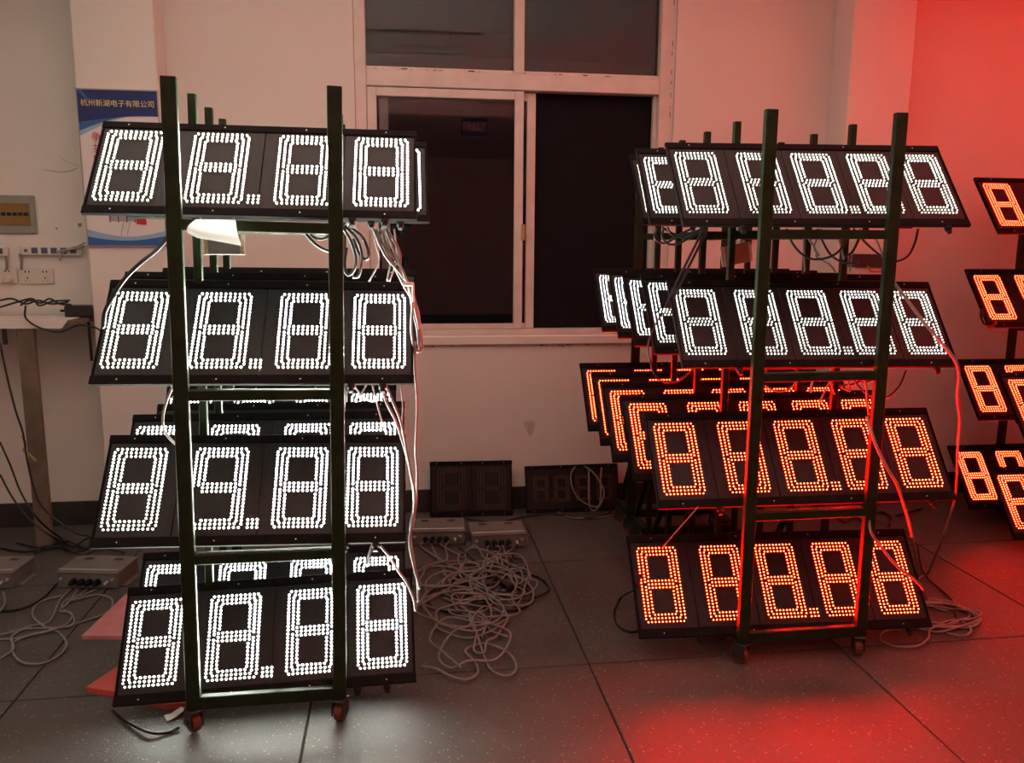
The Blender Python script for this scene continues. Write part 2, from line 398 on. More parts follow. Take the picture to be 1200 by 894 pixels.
def led_mesh(name, pts, mats, r, h, cup=.50):
    b = MB(); n = 6
    for x, y in pts:
        vs = []
        for rr, zz in ((r, 0), (r, h), (r * .90, h), (min(.0013, r * .45), h - r * cup)):      # barrel, rim, reflector cup, die
            for k in range(n):
                a = 2 * math.pi * (k + .5) / n; vs.append((x + rr * math.cos(a), y + rr * math.sin(a), zz))
        o = len(b.v); b.v += vs
        for k in range(n):
            for j, mi in ((0, 2), (1, 2), (2, 1)):
                b.f.append([o + j * n + k, o + j * n + (k + 1) % n, o + (j + 1) * n + (k + 1) % n, o + (j + 1) * n + k]); b.m.append(mi)
        b.f.append([o + 3 * n + k for k in range(n)]); b.m.append(0)
    return b.mesh(name, mats)
LEDMATS = {'white': ['led_white_tip', 'led_white_dome', 'led_white_side'], 'red': ['led_red_tip', 'led_red_dome', 'led_red_side'], 'white_soft': ['led_white_soft_tip', 'led_white_dome', 'led_white_side'], 'red_far': ['led_red_far_tip', 'led_red_dome', 'led_red_side'],
           'off': ['led_off', 'led_off', 'led_off_rim']}
SEGCACHE = {}
def segments(kind, color):
    key = (kind, color)
    if key not in SEGCACHE:
        W, H, stg, r = {'four': (.160, .272, False, .0039), 'five_white': (.146, .272, True, .0034), 'five_red': (.152, .283, False, .0035),
                        'small': (.086, .145, False, .0026), 'two': (.155, .235, True, .0036)}[kind]
        SEGCACHE[key] = {s: led_mesh('segment', p, LEDMATS[color], r, r * 1.7, .24 if 'white' in color else .36) for s, p in led_layout(W, H, stg).items()}
    return SEGCACHE[key]

SIGN_T = 0.014
HOUSE = {}
def make_sign(label, group, kind, color, W, L, centers, dots, pos, yaw=0, roll=0, tilt=38, digits=None, name='led_sign', glands=True, margin=None):
    """face frame: x along the width, y up the face, z out of the face; origin at the bottom middle of the face"""
    ya, ro, ta = map(math.radians, (yaw, roll, tilt))
    m = Matrix.Rotation(ya, 4, 'Z') @ Matrix.Rotation(-ro, 4, 'Y') @ Matrix.Rotation(math.pi / 2 - ta, 4, 'X')
    root = thing(name, label, 'led sign', group=group)
    root.matrix_world = Matrix.Translation(pos) @ m
    n = len(centers); key = (kind, round(W, 3), round(L, 3), n, glands)
    if key not in HOUSE:
        h = {}
        rt, rb = .075 * L, .082 * L
        bx = MB().bbox(-W / 2, W / 2, 0.004, L - .004, -SIGN_T, -.006, .002)
        h['housing'] = bx.mesh('housing', 'sign_black')
        def rail(y0, y1):
            q = MB().bbox(-W / 2 - .002, W / 2 + .002, y0, y1, -SIGN_T + .003, .004, .002)
            for fx in (-.42, -.12, .14, .4): q.lathe([(.0022, .004), (.0022, .0048)], 'z', (fx * W, (y0 + y1) / 2, 0), 6, 1)
            return q.mesh('rail', ['sign_rail', 'screw_steel'])
        h['top_rail'] = rail(L - rt, L); h['bottom_rail'] = rail(0, rb)
        h['end_cap'] = MB().bbox(-.003, .003, rb, L - rt, -SIGN_T, .004, .001).mesh('end_cap', 'sign_rail')
        h['gland'] = MB().lathe([(.012, 0), (.012, -.012), (.008, -.014), (.008, -.026)], 'y', (0, 0, 0), 10).mesh('cable_gland', 'rubber_black')
        HOUSE[key] = (h, rt, rb)
    h, rt, rb = HOUSE[key]
    link('housing', h['housing'], root); link('top_rail', h['top_rail'], root); link('bottom_rail', h['bottom_rail'], root)
    for s in (-1, 1): link('end_cap', h['end_cap'], root, (s * (W / 2 - .003), 0, 0))
    if glands:
        for fx in (.30, .40) if kind == 'four' else (-.30, .42): link('cable_gland', h['gland'], root, (fx * W, 0, -SIGN_T * .5))
    seg = segments(kind, color); edges = [-W / 2 + .006] + [(a + b_) / 2 for a, b_ in zip(centers[:-1], centers[1:])] + [W / 2 - .006]
    for k, c in enumerate(centers):
        x0, x1 = edges[k] - c + .0012, edges[k + 1] - c - .0012
        pk = (kind, round(x0, 3), round(x1, 3), round(L, 3))
        if pk not in HOUSE: HOUSE[pk] = MB().bbox(x0, x1, -(L - rt - rb) / 2 + .001, (L - rt - rb) / 2 - .001, -.005, 0, .001).mesh('digit_module', 'digit_plate')
        d = link('digit_module', HOUSE[pk], root, (c, rb + (L - rt - rb) / 2, 0))
        on = {'8': 'abcdefg', '9': 'abcdfg', '0': 'abcdef'}[(digits or '8' * n)[k]]
        for s in on: link('segment', seg[s], d)
        if k in dots: link('decimal_point', seg['p'], d)
    return root

C4 = [-.374, -.118, .138, .370]
C5 = [-.408, -.191, .005, .209, .402]                   # fractions of the width

# ------------------------------------------------------------------ rack carts
RACKCACHE = {}
def make_cart(label, group, x, y, half=.232, yaw=0, lean=0, tiers=(1.60, 1.10, .59), wide=True, brace=True):
    root = thing('rack_cart', label, 'rack', (x, y, 0), 0, group)
    root.rotation_euler = (0, math.radians(lean), math.radians(yaw))
    PW, PD, TOP, Z0 = .043, .024, 1.995, .085; hw2 = half - (0 if wide else .006)
    if not RACKCACHE:
        RACKCACHE['post'] = MB().bbox(-PW / 2, PW / 2, -PD / 2, PD / 2, Z0, TOP, .002).mesh('post', 'green_paint')
        RACKCACHE['thin'] = MB().bbox(-.0125, .0125, -PD / 2, PD / 2, Z0, TOP, .002).mesh('post', 'green_paint')
        RACKCACHE['foot'] = MB().bbox(-.019, .019, PD / 2, .225, Z0, Z0 + .035, .002).mesh('foot_bar', 'green_paint')
        RACKCACHE['brace'] = MB().beam((0, PD / 2, .40), (0, .205, Z0 + .03), .022, .018).mesh('diagonal_brace', 'green_paint')
        RACKCACHE['fork'] = MB().bbox(-.022, .022, -.022, .022, .076, .085, .002).box(-.021, -.017, -.016, .034, .026, .078).box(.017, .021, -.016, .034, .026, .078).mesh('fork', 'fork_steel')
        RACKCACHE['wheel'] = MB().lathe([(.024, -.016), (.034, -.013), (.0365, 0), (.034, .013), (.024, .016)], 'x', (0, .014, .0365), 18).lathe([(.009, -.023), (.009, .023)], 'x', (0, .014, .0365), 8, 1).mesh('wheel', ['wheel_orange', 'fork_steel'])
        a = math.radians(38)
        RACKCACHE['arm'] = MB().beam((0, .048, -.012), (0, .048 + .27 * math.sin(a), -.012 + .27 * math.cos(a)), .02, .003).mesh('support_arm', 'green_paint')
    for s in (-1, 1):
        link('post', RACKCACHE['post' if wide else 'thin'], root, (s * hw2, 0, 0))
        link('foot_bar', RACKCACHE['foot'], root, (s * half, 0, 0))
        if brace: link('diagonal_brace', RACKCACHE['brace'], root, (s * half, 0, 0))
        for yy in (0.0, .19):
            c = link('caster', RACKCACHE['fork'], root, (s * (half - .002), yy, 0)); c.rotation_euler.z = (.6 if s < 0 else -.35) + yy * 3; link('wheel', RACKCACHE['wheel'], c)
    k = ('bar', half)
    if k not in RACKCACHE:
        hw = half - PW / 2
        RACKCACHE[k] = MB().bbox(-hw, hw, -.010, .026, -.016, .016, .002).mesh('crossbar', 'green_paint')
        RACKCACHE[('bot', half)] = MB().bbox(-hw, hw, -.012, .012, Z0, Z0 + .042, .002).mesh('bottom_bar', 'green_paint')
    for z in tiers: link('crossbar', RACKCACHE[k], root, (0, 0, z - .018))
    link('bottom_bar', RACKCACHE[('bot', half)], root)
    return root

RANK = ['frontmost', 'second', 'third', 'fourth', 'fifth', 'rearmost']
TIER = ['top', 'second', 'third', 'bottom']
# left row: four carts, four-digit white signs
LZ = [1.620, 1.121, .610, .102]
LX = [-.417, -.433, -.465, -.438]
LB = {(1, 0): (-.370, 1.618), (1, 1): (-.463, 1.139), (2, 1): (-.408, 1.144), (3, 1): (-.430, 1.140), (1, 2): (-.470, .630), (2, 2): (-.460, .615), (3, 2): (-.493, .640), (1, 3): (-.468, .108)}
LY0, LDY = 2.520, .270
LP = {0: (0, 1, 2, 3), 1: (0, 1, 2, 3), 2: (1, 2), 3: (1, 2)}
for i in range(4):
    y = LY0 + i * LDY; dx = -.008 * i
    make_cart('dark green steel rack cart, %s of the row of carts on the left' % (RANK[i] if i < 3 else 'rearmost'), 'carts of the left row',
              -.435 + dx, y, half=.226, yaw=2.5 if i == 0 else 0, lean=1.1, wide=i == 0, brace=i > 1, tiers=(LZ[0] - .012, LZ[1] - .012, LZ[2] - .012))
    for t in LP[i]:
        x, z = LB.get((i, t), (LX[t], LZ[t]))
        make_sign('lit white four-digit LED sign, %s tier of the %s cart in the left row' % (TIER[t], RANK[i] if i < 3 else 'rearmost'), 'lit white signs on the left carts',
                  'four', 'white', .955, .382 if t else .366, C4, (1,), (x, y + .024, z), tilt=39,
                  yaw=[-1.1, -1.0, .2, -.9][t] if i == 0 else 0, roll=[-.5, -.6, -1.4, 1.6][t] if i == 0 else -.4,
                  digits='8988' if (t == 2 and i == 0) else None)
# right row: six carts, white five-digit signs above red ones
RZ = [1.615, 1.116, .605, .100]
RX = [1.499, 1.512, 1.498, 1.450]
RY0, RDY = 2.720, .287
RB = {(1, 0): (1.470, 1.620), (2, 0): (1.528, 1.626), (1, 1): (1.500, 1.130), (2, 1): (1.505, 1.126), (3, 1): (1.513, 1.127), (4, 1): (1.510, 1.126),
      (1, 2): (1.482, .626), (2, 2): (1.476, .628), (3, 2): (1.494, .629), (4, 2): (1.502, .631)}
RP = {0: (0, 1, 2, 3), 1: (0, 1, 2), 2: (0, 1, 2), 3: (1, 2), 4: (1, 2), 5: ()}
for i in range(6):
    y = RY0 + i * RDY; dx = -.004 * i
    make_cart('dark green steel rack cart, %s of the row of carts on the right' % RANK[i], 'carts of the right row',
              1.488 + dx, y, half=.234, lean=-.2, wide=i in (0, 5), brace=i > 0, tiers=(RZ[0] - .012, RZ[1] - .012, RZ[2] - .012))
    for t in RP[i]:
        red = t >= 2; w = (1.058, 1.046, 1.148, 1.161)[t]
        x, z = RB.get((i, t), (RX[t], RZ[t]))
        make_sign('lit %s five-digit LED sign, %s tier of the %s cart in the right row' % ('red' if red else 'white', TIER[t], RANK[i]),
                  'lit red signs on the right carts' if red else 'lit white signs on the right carts',
                  'five_red' if red else 'five_white', 'red' if red else 'white_soft', w, (.381, .377, .386, .395)[t], [c * w for c in C5], (2,),
                  (x, y + .024, z), yaw=[-.9, -.9, -1.8, -.9][t] if i == 0 else -.5, roll=[.5, -.4, .3, -.7][t] if i == 0 else 0)
# row cut by the right edge of the picture: red five-digit signs
for i, (x, y, ts, rank) in enumerate(((3.62, 3.535, (2, 3), 'nearest'), (3.72, 4.00, (0, 1, 2, 3), 'middle'), (3.74, 4.285, (), 'rearmost'))):
    make_cart('dark green steel rack cart, %s at the right edge of the picture' % rank, 'carts at the right picture edge', x, y, half=.234, brace=3 not in ts,
              tiers=(RZ[0] - .012, RZ[1] - .012, RZ[2] - .012))
    for t in ts:
        make_sign('lit red five-digit LED sign, %s tier of %s cart at right picture edge' % (TIER[t], rank), 'lit red signs at the right picture edge',
                  'five_red', 'red_far', 1.148, .386, [c * 1.148 for c in C5], (2,), (x + .005, y + .024, RZ[t]))


# ------------------------------------------------------------------ controller boxes on the floor
def make_controller(label, x, y, rot, n=4):
    t = thing('controller_box', label, 'metal box', (x, y, 0), math.radians(rot), 'grey controller boxes on the floor')
    MB().bbox(-.14, .14, -.095, .095, .002, .070, .004).build('body', 'box_grey', t)
    l = MB().bbox(-.143, .143, -.098, .098, .068, .080, .003).build('lid', 'box_grey', t)
    MB().bbox(-.135, .135, -.088, -.076, .080, .088, .002).build('lid_ridge', 'aluminium_grey', l)
    for s in (-1, 1):
        MB().bbox(s * .07 - .02, s * .07 + .02, .045, .07, .080, .082, .001).build('vent', 'grime', l)
        MB().bbox(min(s * .139, s * .165), max(s * .139, s * .165), -.06, .06, .002, .006, .001).build('mounting_flange', 'box_grey', t)
        MB().lathe([(.009, -.097), (.009, -.103), (.005, -.105)], 'y', (s * .118, 0, .045), 10).build('fuse_cap', 'aluminium_grey', t)
    for k in range(n):
        g = MB().lathe([(.0145, -.095), (.0145, -.103), (.012, -.104), (.012, -.122), (.008, -.126), (.005, -.138)], 'y', (-.060 + .036 * k, 0, .034), 10).build('cable_gland', 'rubber_black', t)
    MB().lathe([(.006, -.095), (.006, -.12)], 'y', (.092, 0, .034), 8).build('power_inlet', 'plastic_white', t)
    return t
make_controller('grey metal controller box on the floor at the left picture edge', -1.86, 3.87, -5)
make_controller('grey metal controller box on the floor behind the pink foam sheet', -1.385, 3.82, -10)
make_controller('grey metal controller box in front of the unlit two-digit sign, nearer the window middle', .495, 4.09, 0)
make_controller('grey metal controller box in front of the unlit two-digit sign, half behind left carts', .19, 4.175, -4)

# unlit signs leaning on the wall
make_sign('unlit black two-digit LED sign leaning on the wall under the window', 'unlit signs on the floor', 'two', 'off', .470, .315, [-.112, .118], (),
          (.400, 4.510, .002), yaw=-2.5, roll=0, tilt=14, glands=False, name='unlit_led_sign')
make_sign('unlit black four-digit LED sign with a white cord looped over it', 'unlit signs on the floor', 'small', 'off', .550, .275, [-.185, -.062, .064, .19], (0,),
          (.995, 4.515, .002), yaw=-1, roll=0.5, tilt=16, glands=False, name='unlit_led_sign')

# ------------------------------------------------------------------ poster on the left pillar
po = thing('wall_poster', 'blue and white framed poster with Chinese writing on the left wall pillar', 'poster', (-1.344, PY - .001, 1.515))
PWD, PHT = .382, .760
def flat(name, pts, layer, m):
    b_ = MB(); y0 = -.006 - layer * .0007; n = len(pts)
    b_.add([(x, y0 - .0006, z) for x, z in pts] + [(x, y0, z) for x, z in pts],
           [tuple(range(n)), tuple(reversed(range(n, 2 * n)))] + [(k, n + k, n + (k + 1) % n, (k + 1) % n) for k in range(n)])
    return b_.build(name, m, po)
MB().bbox(-PWD / 2, PWD / 2, -.006, 0, 0, PHT, .001).build('board', 'poster_white', po)
for x0, x1, z0, z1 in ((-PWD / 2, -PWD / 2 + .005, 0, PHT), (PWD / 2 - .005, PWD / 2, 0, PHT), (-PWD / 2, PWD / 2, 0, .005), (-PWD / 2, PWD / 2, PHT - .006, PHT)):
    MB().box(x0, x1, -.0115, -.006, z0, z1).build('edge_trim', 'aluminium_grey', po)
X0, X1 = -PWD / 2 + .005, PWD / 2 - .005
cur = lambda f, n=14: [(X0 + (X1 - X0) * k / n, f(k / n)) for k in range(n + 1)]
flat('sky_swoosh', cur(lambda t: .535 + .105 * math.sin(min(1, t * 1.25) * 1.5)) + [(X1, PHT - .01), (X0, PHT - .01)], 1, 'poster_sky')
flat('blue_swoosh', cur(lambda t: .560 + .085 * math.sin(min(1, t * 1.15) * 1.55)) + [(X1, PHT - .01), (X0, PHT - .01)], 2, 'poster_blue')
flat('navy_band', cur(lambda t: .600 + .055 * math.sin(t * 1.5) - .02 * t) + [(X1, PHT - .006), (X0, PHT - .006)], 3, 'poster_navy')
flat('light_streak', [(-.185, .752), (-.165, .752), (-.13, .705), (-.14, .702)], 4, 'poster_blue')
flat('sky_wave', cur(lambda t: .085 - .035 * math.sin(t * 3.0)) + [(X1, .005), (X0, .005)], 1, 'poster_sky')
flat('blue_wave', cur(lambda t: .058 - .028 * math.sin(t * 2.7 + .3)) + [(X1, .005), (X0, .005)], 2, 'poster_blue')
for k in range(3): flat('picture_block', [(-.075 + .04 * k, .125), (-.04 + .04 * k, .125), (-.04 + .04 * k, .18), (-.075 + .04 * k, .18)], 1, 'poster_grey')
for k in range(4): flat('picture_bar', [(-.078 + .04 * k, .12), (-.073 + .04 * k, .12), (-.073 + .04 * k, .185), (-.078 + .04 * k, .185)], 2, 'poster_navy')
flat('picture_red_block', [(.05, .112), (.098, .108), (.098, .16), (.05, .165)], 2, 'poster_red')
for x in (-.03, .0): flat('picture_ladder', [(x, .055), (x + .003, .055), (x + .022, .13), (x + .019, .13)], 3, 'poster_grey')
for body, sz, m, x, z, nm in (('杭州新湖电子有限公司', .0345, 'poster_yellow', .0, .690, 'title_lettering'), ('争做', .050, 'poster_red', -.085, .528, 'slogan_lettering'),
                              ('共', .050, 'poster_red', -.108, .474, 'slogan_lettering'), ('同', .050, 'poster_red', -.108, .420, 'slogan_lettering')):
    o = link(nm, text_mesh(body, sz, m, nm, .0004, 0), po); o.location = (x, -.0105, z); o.rotation_euler = (math.pi / 2, 0, 0)

# ------------------------------------------------------------------ left wall: breaker box, sockets, strips, bench
t = thing('breaker_box', 'grey framed breaker box with amber window on the left wall', 'breaker box', (-1.955, WY, 1.575))
MB().bbox(-.115, .115, -.012, 0, 0, .195, .006).build('frame', 'breaker_frame', t)
w = MB().bbox(-.088, .088, -.016, -.011, .042, .155, .003).build('window', 'amber', t)
for k in range(6): MB().bbox(-.075 + .027 * k, -.055 + .027 * k, -.019, -.015, .092, .108, .001).build('breaker_switch', 'hole_dark', w)
def strip(label, x0, x1, z, n):
    t = thing('power_strip', label, 'power strip', ((x0 + x1) / 2, WY, z), 0, 'power strips on the left wall'); hw = (x1 - x0) / 2
    MB().bbox(-hw, hw, -.028, 0, -.025, .025, .006).build('body', 'plastic_white', t)
    for k in range(n):
        x = hw - .038 - .047 * k
        o = MB().bbox(x - .016, x + .016, -.0295, -.027, -.015, .015, .001).build('socket', 'socket_blue', t)
        q = MB()
        for dx, dz in ((-.006, .006), (.006, .006), (-.006, -.006), (.006, -.006)): q.box(x + dx - .002, x + dx + .002, -.0302, -.029, dz - .004, dz + .004)
        q.build('pin_holes', 'hole_dark', o)
    MB().bbox(-hw + .02, -hw + .038, -.031, -.027, -.008, .008, .002).build('switch', 'socket_blue', t)
strip('white power strip with five blue-grey sockets on the left wall', -1.925, -1.628, 1.491, 5)
strip('white power strip cut by the left picture edge', -2.26, -1.985, 1.487, 4)
def socket_plate(label, x0, x1, z0, z1, gangs, plug):
    t = thing('wall_socket', label, 'socket', ((x0 + x1) / 2, WY, z0), 0, 'wall sockets above the bench'); hw = (x1 - x0) / 2; h = z1 - z0
    MB().bbox(-hw, hw, -.010, 0, 0, h, .003).build('plate', 'plastic_cream', t)
    for g in range(gangs):
        cx = (-.5 + (g + .5) / gangs) * 2 * hw; q = MB()
        for dx, dz in ((-.009, .025), (.009, .025), (0, -.008)): q.box(cx + dx - .003, cx + dx + .003, -.0108, -.0095, h / 2 + dz - .005, h / 2 + dz + .004)
        for sg in (-1, 1): q.beam((cx + sg * .008, -.0102, h / 2 - .018), (cx + sg * .013, -.0102, h / 2 - .026), .003, .0012, (0, 1, 0))
        q.build('pin_holes', 'hole_dark', t)
    if plug: MB().lathe([(.020, -.010), (.020, -.035), (.014, -.042)], 'y', (hw - .04, 0, .022), 12).build('plug', 'plastic_cream', t)
socket_plate('cream double wall socket above the bench', -1.950, -1.778, 1.318, 1.397, 2, False)
socket_plate('cream wall socket with a round plug at the left picture edge', -2.14, -1.957, 1.320, 1.400, 2, True)

t = thing('work_bench', 'narrow wooden bench covered with white paper against the left wall', 'bench', (-2.1, 4.45, 0))
MB().bbox(-.55, .545, -.155, .165, 1.135, 1.158, .002).build('top_board', 'table_wood', t)
q = MB(); q.bbox(-.55, .50, -.160, .10, 1.158, 1.162, .001); q.add([(-.55, -.160, 1.162), (.50, -.160, 1.162), (.465, -.163, 1.118), (-.55, -.163, 1.122), (-.55, -.157, 1.162), (.50, -.157, 1.162), (.465, -.160, 1.118), (-.55, -.160, 1.122)],
    [(0, 3, 2, 1), (4, 5, 6, 7), (2, 3, 7, 6), (1, 2, 6, 5)])
q.build('paper_cover', 'paper', t)
MB().bbox(.253, .332, -.155, -.125, 0, 1.135, .003).build('leg', 'table_wood', t)
MB().bbox(-.45, -.37, -.155, -.125, 0, 1.135, .003).build('leg', 'table_wood', t)
MB().bbox(.185, .205, -.15, -.14, 1.04, 1.135, .002).build('bracket', 'case_black', t)
MB().bbox(.520, .532, .02, .035, .93, 1.135, .002).build('bracket', 'case_black', t)
a = at(94, 362, 4.45)
t = thing('power_adapter', 'black power adapter brick at the right end of the bench', 'power adapter', (a.x, 4.45, 1.162))
MB().bbox(-.065, .065, -.035, .035, 0, .058, .005).build('case', 'case_black', t)
MB().lathe([(.006, -.065), (.006, -.095)], 'x', (0, 0, .03), 8).build('strain_relief', 'rubber_black', t)

# cabling: every cord its own thing
def cable(label, pts, r, m, group=None, name='cable', cat='cable', n=6, sub=6):
    o = MB().tube(pts, r, n, 0, sub).build(name, m, None, True)
    return tag(o, label, cat, group)
def pix(pts, Y0, Y1=None):
    Y1 = Y0 if Y1 is None else Y1; n = len(pts) - 1
    return [at(x, y, Y0 + (Y1 - Y0) * k / max(1, n)) for k, (x, y) in enumerate(pts)]
def flo(pts, r=.004, lift=0): return [fl(x, y, r + lift + .004 * (k % 3)) for k, (x, y) in enumerate(pts)]
G = 'black cords around the bench'
for k, pts in enumerate(([(0, 352), (14, 350), (30, 356), (45, 352), (60, 356), (80, 354)], [(0, 360), (20, 354), (38, 350), (46, 358), (62, 353), (82, 352)], [(24, 358), (34, 352), (48, 355), (58, 350), (70, 356), (84, 357)])):
    cable('black cord in the clutter on top of the bench', pix(pts, 4.40), .005, 'cable_black', G, 'power_cable')
cable('black cord drooping from the bench front towards the adapter', pix([(30, 358), (30, 372), (42, 382), (60, 388), (74, 388), (92, 381), (112, 384), (118, 388)], 4.27), .005, 'cable_black', G, 'power_cable')
cable('black cord hanging down from the bench with a yellow tape knot', pix([(0, 402), (8, 440), (18, 480), (27, 508), (32, 540), (44, 585), (62, 606), (88, 624), (104, 628)], 4.24, 4.1), .005, 'cable_black', G, 'power_cable')
o = cable('yellow tape knot tied on the hanging black cord', pix([(26, 510), (30, 522), (28, 528), (36, 534), (42, 540)], 4.225), .006, 'tape_yellow', None, 'tape_knot', 'tape')
for pts, lb in (([(0, 518), (12, 545), (26, 580), (48, 612), (76, 634)], 'upper of two black cords sagging from the left picture edge to floor'), ([(0, 556), (14, 582), (34, 608), (60, 628), (84, 640)], 'lower of two black cords sagging from the left picture edge to floor')):
    P = pix(pts[:-1], 4.2, 4.12) + [fl(*pts[-1], .006)]
    cable(lb, P, .005, 'cable_black', G, 'power_cable')
cable('grey plug cord entering the five-socket power strip from the poster', pix([(100, 284), (92, 288), (80, 292), (72, 298), (70, 306)], WY - .035), .005, 'cable_grey', G, 'power_cable')
cable('grey plug cord lying over the five-socket power strip', pix([(99, 288), (90, 291), (76, 293), (66, 295)], WY - .04), .005, 'cable_grey', G, 'power_cable')
for x in (6, 23): cable('short white cord dropping from a power strip to the wall socket', pix([(x, 297), (x + 2, 306), (x + 2, 316)], WY - .014), .006, 'cable_white', 'white cords between strips and sockets', 'power_cable')
# dark cords heaped on the floor at the left
for k, pts in enumerate(([(0, 642), (30, 646), (60, 640), (90, 646), (118, 636), (140, 640)], [(20, 636), (50, 642), (78, 634), (100, 642), (128, 632), (150, 636)], [(40, 648), (70, 640), (96, 650), (120, 642), (146, 648)], [(60, 630), (84, 640), (104, 630), (126, 628), (140, 612)])):
    cable('black cord in the heap on the floor behind the left controller boxes', flo(pts, .006, .004 * k), .006, 'cable_black', 'black cords on the floor at left', 'power_cable')
cable('black cord curving over the floor between the two left controller boxes', flo([(0, 716), (25, 713), (48, 702), (66, 684), (80, 668)], .005), .005, 'cable_black', 'black cords on the floor at left', 'power_cable')
LW = 'white cords from the left controller boxes'
for pts in ([(84, 690), (70, 704), (58, 728), (35, 734), (14, 746), (16, 760), (0, 772)],
            [(92, 691), (78, 708), (70, 716), (84, 718), (80, 730), (58, 739), (20, 748), (0, 749)],
            [(102, 691), (84, 703), (90, 702), (114, 697), (131, 702), (128, 716), (105, 726), (70, 736), (36, 744), (16, 753), (16, 766), (26, 776), (46, 778), (66, 770), (78, 756), (70, 742), (50, 733), (38, 720), (46, 706), (72, 698)],
            [(114, 690), (98, 697), (80, 702), (72, 712), (86, 722), (84, 733), (60, 736), (30, 737), (0, 744)], [(4, 694), (6, 706), (0, 716)]):
    cable('white cord looping over the floor in front of the left controller boxes', flo(pts, .0045), .0045, 'cable_white', LW)
# tangle of white cords in front of the two middle boxes
random.seed(11)
TW = 'white cords in the floor tangle between the rows'
gl = [(.435 + .036 * k, 3.955) for k in range(4)] + [(.13 + .036 * k, 4.05) for k in range(4)]
cen = [(.38, 3.62), (.30, 3.55), (.44, 3.70), (.22, 3.45), (.34, 3.30), (.28, 3.18), (.40, 3.52), (.20, 3.66), (.32, 3.05), (.46, 3.58), (.24, 3.30), (.36, 3.80), (.26, 2.98), (.42, 3.40), (.18, 3.15), (.31, 3.42)]
for k in range(13):
    g = gl[k % 8]; c = cen[k]; rx = random.uniform(.09, .20); ry = random.uniform(.10, .26); ph = random.uniform(0, 6.28)
    P = [Vector((g[0], g[1], .034)), Vector((g[0] + random.uniform(-.02, .02), g[1] - .05, .015))] if k < 8 else []
    nl = random.uniform(1.3, 2.4); sg = random.choice((-1, 1)); n = int(nl * 9)
    for j in range(n):
        a = ph + sg * 2 * math.pi * j / 9; dr = 1 + .25 * math.sin(j * 1.7 + k); sh = .05 * math.sin(j * .9 + 2 * k)
        P.append(Vector((c[0] + rx * dr * math.cos(a) + sh, c[1] + ry * dr * math.sin(a) - .03 * j / n, .006 + .004 * ((j * 3 + k) % 5) + .0012 * k)))
    cable('white cord in the big tangle on the floor below the window', P, .0045, 'cable_white', TW)
for k in range(4):
    c = (.25 + .09 * k, 3.40 + .1 * (k % 2)); P = [Vector((.585 - .3 * (k % 2), 3.96, .03))] if k < 2 else []
    for j in range(11):
        a = 1.1 * k + .75 * j; P.append(Vector((c[0] + .16 * math.cos(a) * (1 - .03 * j), c[1] + .15 * math.sin(a), .006 + .003 * (j % 4))))
    cable('black cord mixed into the white cord tangle below the window', P, .005, 'cable_black', 'black cords in the floor tangle', 'power_cable')
cable('white cord forming the rightmost loop of the floor tangle', flo([(505, 690), (540, 668), (580, 664), (608, 676), (624, 690), (622, 706), (606, 709), (600, 698), (606, 684), (598, 668), (575, 658), (545, 660)], .0045, .012), .0045, 'cable_white', TW)
cable('white cord forming the nearest loop of the floor tangle', flo([(520, 700), (548, 716), (558, 740), (566, 765), (575, 784), (592, 792), (604, 786), (602, 772), (588, 760), (565, 754), (545, 762), (556, 775), (560, 788), (548, 796), (530, 793), (512, 784), (494, 780)], .0045, .008), .0045, 'cable_white', TW)
a = fl(594, 690)
t = thing('plug_block', 'small black plug block in the white cord tangle', 'plug', (a.x, a.y, .004), .4)
MB().bbox(-.018, .018, -.04, .04, 0, .03, .006).build('case', 'case_black', t); MB().lathe([(.008, .04), (.006, .06)], 'y', (0, 0, .015), 8).build('strain_relief', 'rubber_black', t)
# white cord over the unlit four-digit sign and black leads below it
cable('white cord looped over the unlit four-digit sign', [at(x, y, Y) for x, y, Y in ((690, 546, 4.60), (690, 560, 4.545), (690, 578, 4.50), (692, 596, 4.47), (700, 596, 4.46), (708, 578, 4.48), (700, 560, 4.53), (688, 548, 4.58), (676, 546, 4.59), (669, 556, 4.55), (671, 572, 4.51), (680, 586, 4.48), (700, 594, 4.46), (704, 580, 4.485), (704, 560, 4.53), (705, 546, 4.59))], .0045, 'cable_white')
cable('black cord trailing along the floor in front of the unlit signs', flo([(505, 610), (540, 607), (580, 612), (616, 605), (650, 602), (690, 607), (720, 600), (745, 603)], .005), .005, 'cable_black')
cable('white cord lying on the floor below the unlit four-digit sign', flo([(650, 598), (668, 606), (690, 607), (712, 605), (726, 600)], .004), .004, 'cable_white')

# ------------------------------------------------------------------ foam sheets, paper, small boxes
q = MB().poly([(-1.25, 3.22), (-1.10, 3.20), (-.86, 3.21), (-.84, 3.60), (-1.20, 3.64)], .001, .016)
tag(q.build('foam_sheet', 'foam_pink'), 'pale pink foam sheet on the floor left of the left carts', 'foam sheet', 'foam sheets under the left carts')
q = MB().poly([(-1.09, 2.81), (-.95, 2.755), (-.79, 2.665), (-.715, 2.665), (-.715, 2.93), (-1.02, 2.97)], .001, .022)
tag(q.build('foam_sheet', 'foam_red'), 'red foam sheet under the lowest sign of the frontmost left cart', 'foam sheet', 'foam sheets under the left carts')
b = MB(); g = [(192, 838), (200, 836), (212, 828), (218, 830), (207, 840), (196, 845)]
b.add([fl(x, y, .004 + .012 * (k in (2, 3))) for k, (x, y) in enumerate(g)] + [fl(x, y, .006 + .012 * (k in (2, 3))) for k, (x, y) in enumerate(g)],
      [tuple(range(6)), tuple(range(11, 5, -1))] + [(k, 6 + k, 6 + (k + 1) % 6, (k + 1) % 6) for k in range(6)])
tag(b.build('paper_scrap', 'paper'), 'torn scrap of paper beside the left front caster of the left cart', 'paper')
